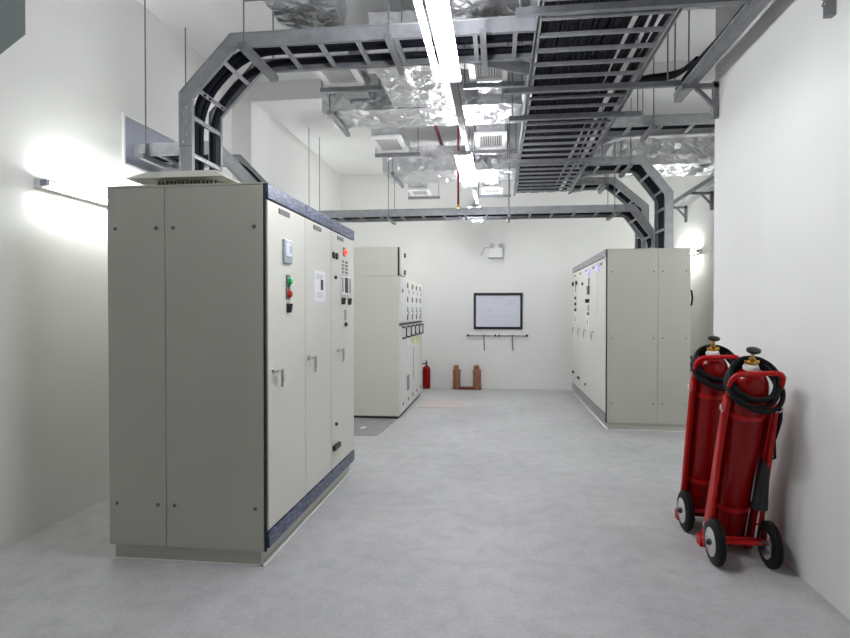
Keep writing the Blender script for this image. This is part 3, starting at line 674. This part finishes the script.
for xx in (-.115, .05):
    l = make('spot_lamp', MB().lathe((xx, YB - .03, 2.69), (0, -1, -.25), [(0, .025), (.03, .05), (.075, .055)], 14), M['white'], e, smooth=True)
    make('reflector', MB().lathe((xx, YB - .102, 2.672), (0, -1, -.25), [(0, .048), (.004, .046)], 14), M['reflector'], l)
    make('spot_bracket', MB().box((xx - .012, YB - .05, 2.64), (xx + .012, YB - .03, 2.69)), M['black'], l)
make('power_lead', MB().tube(fillet([(-.15, YB - .01, 2.64), (-.24, YB - .01, 2.66), (-.315, YB - .012, 2.50)], .05), .008, 6), M['ink'], e)

# ---------------------------------------------------------------- small things on the floor
x = thing('fire_extinguisher', 'small red fire extinguisher standing at the foot of the end wall', 'extinguisher', (-1.335, 11.03, 0))
o_ = (-1.335, 11.03, 0)
make('cylinder', MB().lathe(o_, (0, 0, 1), [(0, .068), (.01, .074), (.36, .074), (.40, .062), (.425, .03), (.435, .022)], 18), M['red'], x, smooth=True)
make('valve', MB().lathe((-1.335, 11.03, .43), (0, 0, 1), [(0, .02), (.03, .02), (.04, .014), (.06, .012)], 10), M['black'], x)
make('lever', MB().box((-1.35, 10.96, .485), (-1.32, 11.07, .495)).bar((-1.335, 11.06, .49), (-1.335, 10.95, .535), (.02, 0, 0), (0, .004, .010)), M['black'], x)
make('hose', MB().tube(fillet([(-1.345, 11.03, .47), (-1.43, 11.02, .47), (-1.445, 11.02, .36), (-1.44, 11.02, .2)], .06), .010, 8), M['rubber'], x, smooth=True)
make('nozzle', MB().lathe((-1.44, 11.02, .21), (0, 0, -1), [(0, .011), (.1, .017), (.12, .017)], 10), M['black'], x)
u = thing('wrapped_stand', 'two brown wrapped uprights joined by a maroon foot bar, against the end wall', 'stand', (-.57, 11.0, 0))
for xx, wv_ in ((-.765, .075), (-.385, .082)):
    ps = make('upright', MB().lathe((xx, 11.0, 0), (0, 0, 1), [(0, wv_ + .005), (.05, wv_), (.2, wv_ - .006), (.36, wv_), (.375, wv_ - .03)], 12), M['brown'], u)
    make('upright_cap', MB().lathe((xx - .01, 11.0, .37), (0, 0, 1), [(0, .045), (.04, .052), (.075, .045), (.085, .02)], 10), M['brown'], ps)
make('foot_bar', MB().box((-.82, 10.93, 0.0), (-.31, 11.06, .045)), M['maroon'], u, bevel=.008)
pm = MB().prism([(-1.19, 8.78, .0), (-.48, 8.86, .0), (-.62, 9.72, .0), (-1.26, 9.66, .0)], (0, 0, .008))
tag(make('flat_board', pm, M['pink'], None, loc=(-.9, 9.2, 0)), 'flat pinkish board lying on the floor before the red extinguisher', 'board')
sp = thing('trench_cover', 'grey steel floor plate lying between the near cabinet and the ring main cabinet', 'plate', (-1.9, 7.2, 0))
make('cover_plate', MB().prism([(-2.6, 6.70, 0), (-1.40, 6.74, 0), (-1.345, 7.82, 0), (-2.6, 7.82, 0)], (0, 0, .006)), M['steelplate'], sp)
make('white_scrap', MB().prism([(-1.70, 7.13, .006), (-1.66, 7.12, .006), (-1.63, 7.24, .006), (-1.67, 7.22, .006)], (0, 0, .006)), M['paper'], sp)
# teal sheet in the upper left corner
tp = make('sheet_metal_hood', MB().prism([(XL, 3.42, 3.95), (XL, 3.42, 3.21), (XL, 3.19, 2.96), (XL, 2.6, 2.96), (XL, 2.6, 3.95)], (.05, 0, 0)), M['teal'], None, bevel=.003, loc=(XL, 3.0, 3.0))
tag(tp, 'dark teal-grey sheet metal box with a chamfered corner high on the left wall', 'panel')

# ---------------------------------------------------------------- wheeled cylinder trolleys
def trolley(ox, oy, lean, label, by):
    t = thing('extinguisher_trolley', label, 'fire extinguisher', (ox, oy, 0), 'wheeled fire extinguishers by the right wall')
    O = Vector((ox, oy, 0)); a = math.radians(lean)
    ax = Vector((0, -math.sin(a), math.cos(a))); nn = Vector((0, -math.cos(a), -math.sin(a))); X = Vector((1, 0, 0))
    B = O + Vector((0, by, .07))
    Q = lambda x_, t_, n_: B + X * x_ + ax * t_ + nn * n_
    rc = .108
    prof = [(0, .085), (.012, .100), (.03, rc), (1.01, rc)] + [(1.01 + .125 * math.sin(k * math.pi / 14), rc * math.cos(k * math.pi / 14) if k < 7 else .03) for k in range(1, 7)] + [(1.135, .026), (1.15, .026)]
    cyl = make('cylinder', MB().lathe(B, ax, prof, 28), M['red'], t, smooth=True)
    make('neck_collar', MB().lathe(Q(0, 1.128, 0), ax, [(0, .040), (.012, .043), (.028, .036), (.032, .026)], 16), M['white'], t, smooth=True)
    vv = make('valve', MB().lathe(Q(0, 1.155, 0), ax, [(0, .022), (.018, .024), (.022, .017), (.038, .019), (.042, .011), (.075, .010)], 12).lathe(Q(-.038, 1.172, 0), X, [(0, .010), (.076, .010)], 10), M['brass'], t, smooth=True)
    mb = MB().lathe(Q(0, 1.225, 0), ax, [(0, .012), (.004, .028), (.010, .037), (.022, .037), (.027, .028), (.03, .010)], 14)
    make('hand_wheel', mb, M['black'], vv, smooth=True)
    # frame: side bars, struts, base
    for s in (-1, 1):
        make('side_bar', MB().bar(Q(s * .128, -.03, .045), Q(s * .120, .98, .045), X * .024, nn * .062), M['redframe'], t, bevel=.004)
        make('strut', MB().tube([Q(s * .135, .90, .075), O + Vector((s * .138, .12, .115))], .014, 10), M['redframe'], t, smooth=True)
        make('base_rail', MB().tube([O + Vector((s * .128, by + .04, .03)), O + Vector((s * .135, .12, .105)), O + Vector((s * .135, 0, .13))], .014, 8), M['redframe'], t)
        make('foot', MB().box((ox + s * .128 - .02, oy + by - .02, 0), (ox + s * .128 + .02, oy + by + .05, .06)), M['redframe'], t, bevel=.004)
        make('clip', MB().tube([Q(s * .143, .93, .06), Q(s * .158, .945, .075), Q(s * .163, .925, .085), Q(s * .15, .905, .08)], .006, 6), M['chrome'], t)
        make('clip', MB().tube([Q(s * .143, .14, .06), Q(s * .158, .155, .075), Q(s * .163, .135, .085), Q(s * .15, .115, .08)], .006, 6), M['chrome'], t)
    make('cross_bar', MB().tube([O + Vector((-.138, .12, .108)), O + Vector((.138, .12, .108))], .015, 10), M['redframe'], t)
    make('axle', MB().tube([O + Vector((-.185, 0, .13)), O + Vector((.185, 0, .13))], .011, 10), M['redframe'], t, smooth=True)
    make('base_plate', MB().box((ox - .13, oy + by - .07, .05), (ox + .13, oy + by + .08, .06)), M['redframe'], t)
    hp = [Q(-.12, .96, .05), Q(-.125, 1.09, .075), Q(-.10, 1.135, .085), Q(.11, 1.145, .085), Q(.136, 1.125, .085), Q(.138, 1.07, .08), Q(.122, .94, .05)]
    make('push_handle', MB().tube(fillet(hp, .03, 4), .0145, 10), M['redframe'], t, smooth=True)
    for tt in (.25, .86):
        make('cylinder_band', MB().lathe(Q(0, tt, 0), ax, [(0, rc + .001), (.001, rc + .005), (.029, rc + .005), (.03, rc + .001)], 28), M['redframe'], t, smooth=True)
    # wheels
    for s in (-1, 1):
        wc = O + Vector((s * .148, 0, .13))
        ring = [wc + Vector((0, math.cos(k * math.tau / 32), math.sin(k * math.tau / 32))) * .103 for k in range(32)]
        wt = make('wheel', MB().lathe(wc - X * .027, X, [(0, .080), (.004, .118), (.014, .1295), (.040, .1295), (.050, .118), (.054, .080)], 36), M['rubber'], t, smooth=True)
        make('rim', MB().lathe(wc - X * .031, X, [(0, .076), (.004, .082), (.012, .072), (.018, .035), (.006, .028), (.005, .02), (.057, .02), (.056, .028), (.044, .035), (.050, .072), (.058, .082), (.062, .076)], 28), M['chrome'], wt, smooth=True)
        make('hub', MB().lathe(wc - X * .05, X, [(0, .012), (.012, .018), (.03, .022), (.07, .022), (.088, .018), (.10, .012)], 14), M['black'], wt)
    # hose: coil hung over the neck
    mid = (Q(0, 1.15, -.058) + Q(0, .995, .130)) / 2; hv = (Q(0, .995, .130) - Q(0, 1.15, -.058)) / 2
    for k, (rx, sh_, dz) in enumerate(((.122, 0, 0), (.126, .012, .020), (.128, -.004, -.020), (.122, .026, -.032))):
        pts = [mid + X * (rx * math.sin(q * math.tau / 36) + sh_) + hv * ((1.0 + .03 * k) * math.cos(q * math.tau / 36)) + ax * dz + nn * (.012 * k * (1 if math.cos(q * math.tau / 36) > 0 else .3)) for q in range(36)]
        make('hose_loop', MB().tube(pts, .0135, 8, closed=True), M['rubber'], t, smooth=True)
    hp = [Q(.155, .95, .06), Q(.168, .86, .07), Q(.166, .70, .04), Q(.155, .60, .0)]
    make('hose_tail', MB().tube(fillet(hp, .06), .0125, 8), M['rubber'], t, smooth=True)
    hn = make('discharge_horn', MB().tube([Q(.150, .72, -.01), Q(.140, .62, .03), Q(.115, .55, .10), Q(.112, .31, .125)], [.016, .018, .028, .046], 14), M['black'], t, smooth=True)
    g = O + Vector((.165, .06, .66))
    make('horn_grip', MB().tube([g + Vector((0, 0, .06)), g + Vector((.028, 0, .055)), g + Vector((.032, 0, -.05)), g + Vector((.004, 0, -.06))], .008, 8), M['black'], hn)
    return t
trolley(1.392, 3.56, 19.0, 'front red carbon dioxide cylinder on a two-wheeled trolley by the right wall', .275)
trolley(1.392, 4.10, 12.5, 'rear red carbon dioxide cylinder on a two-wheeled trolley, partly behind the front one', .20)
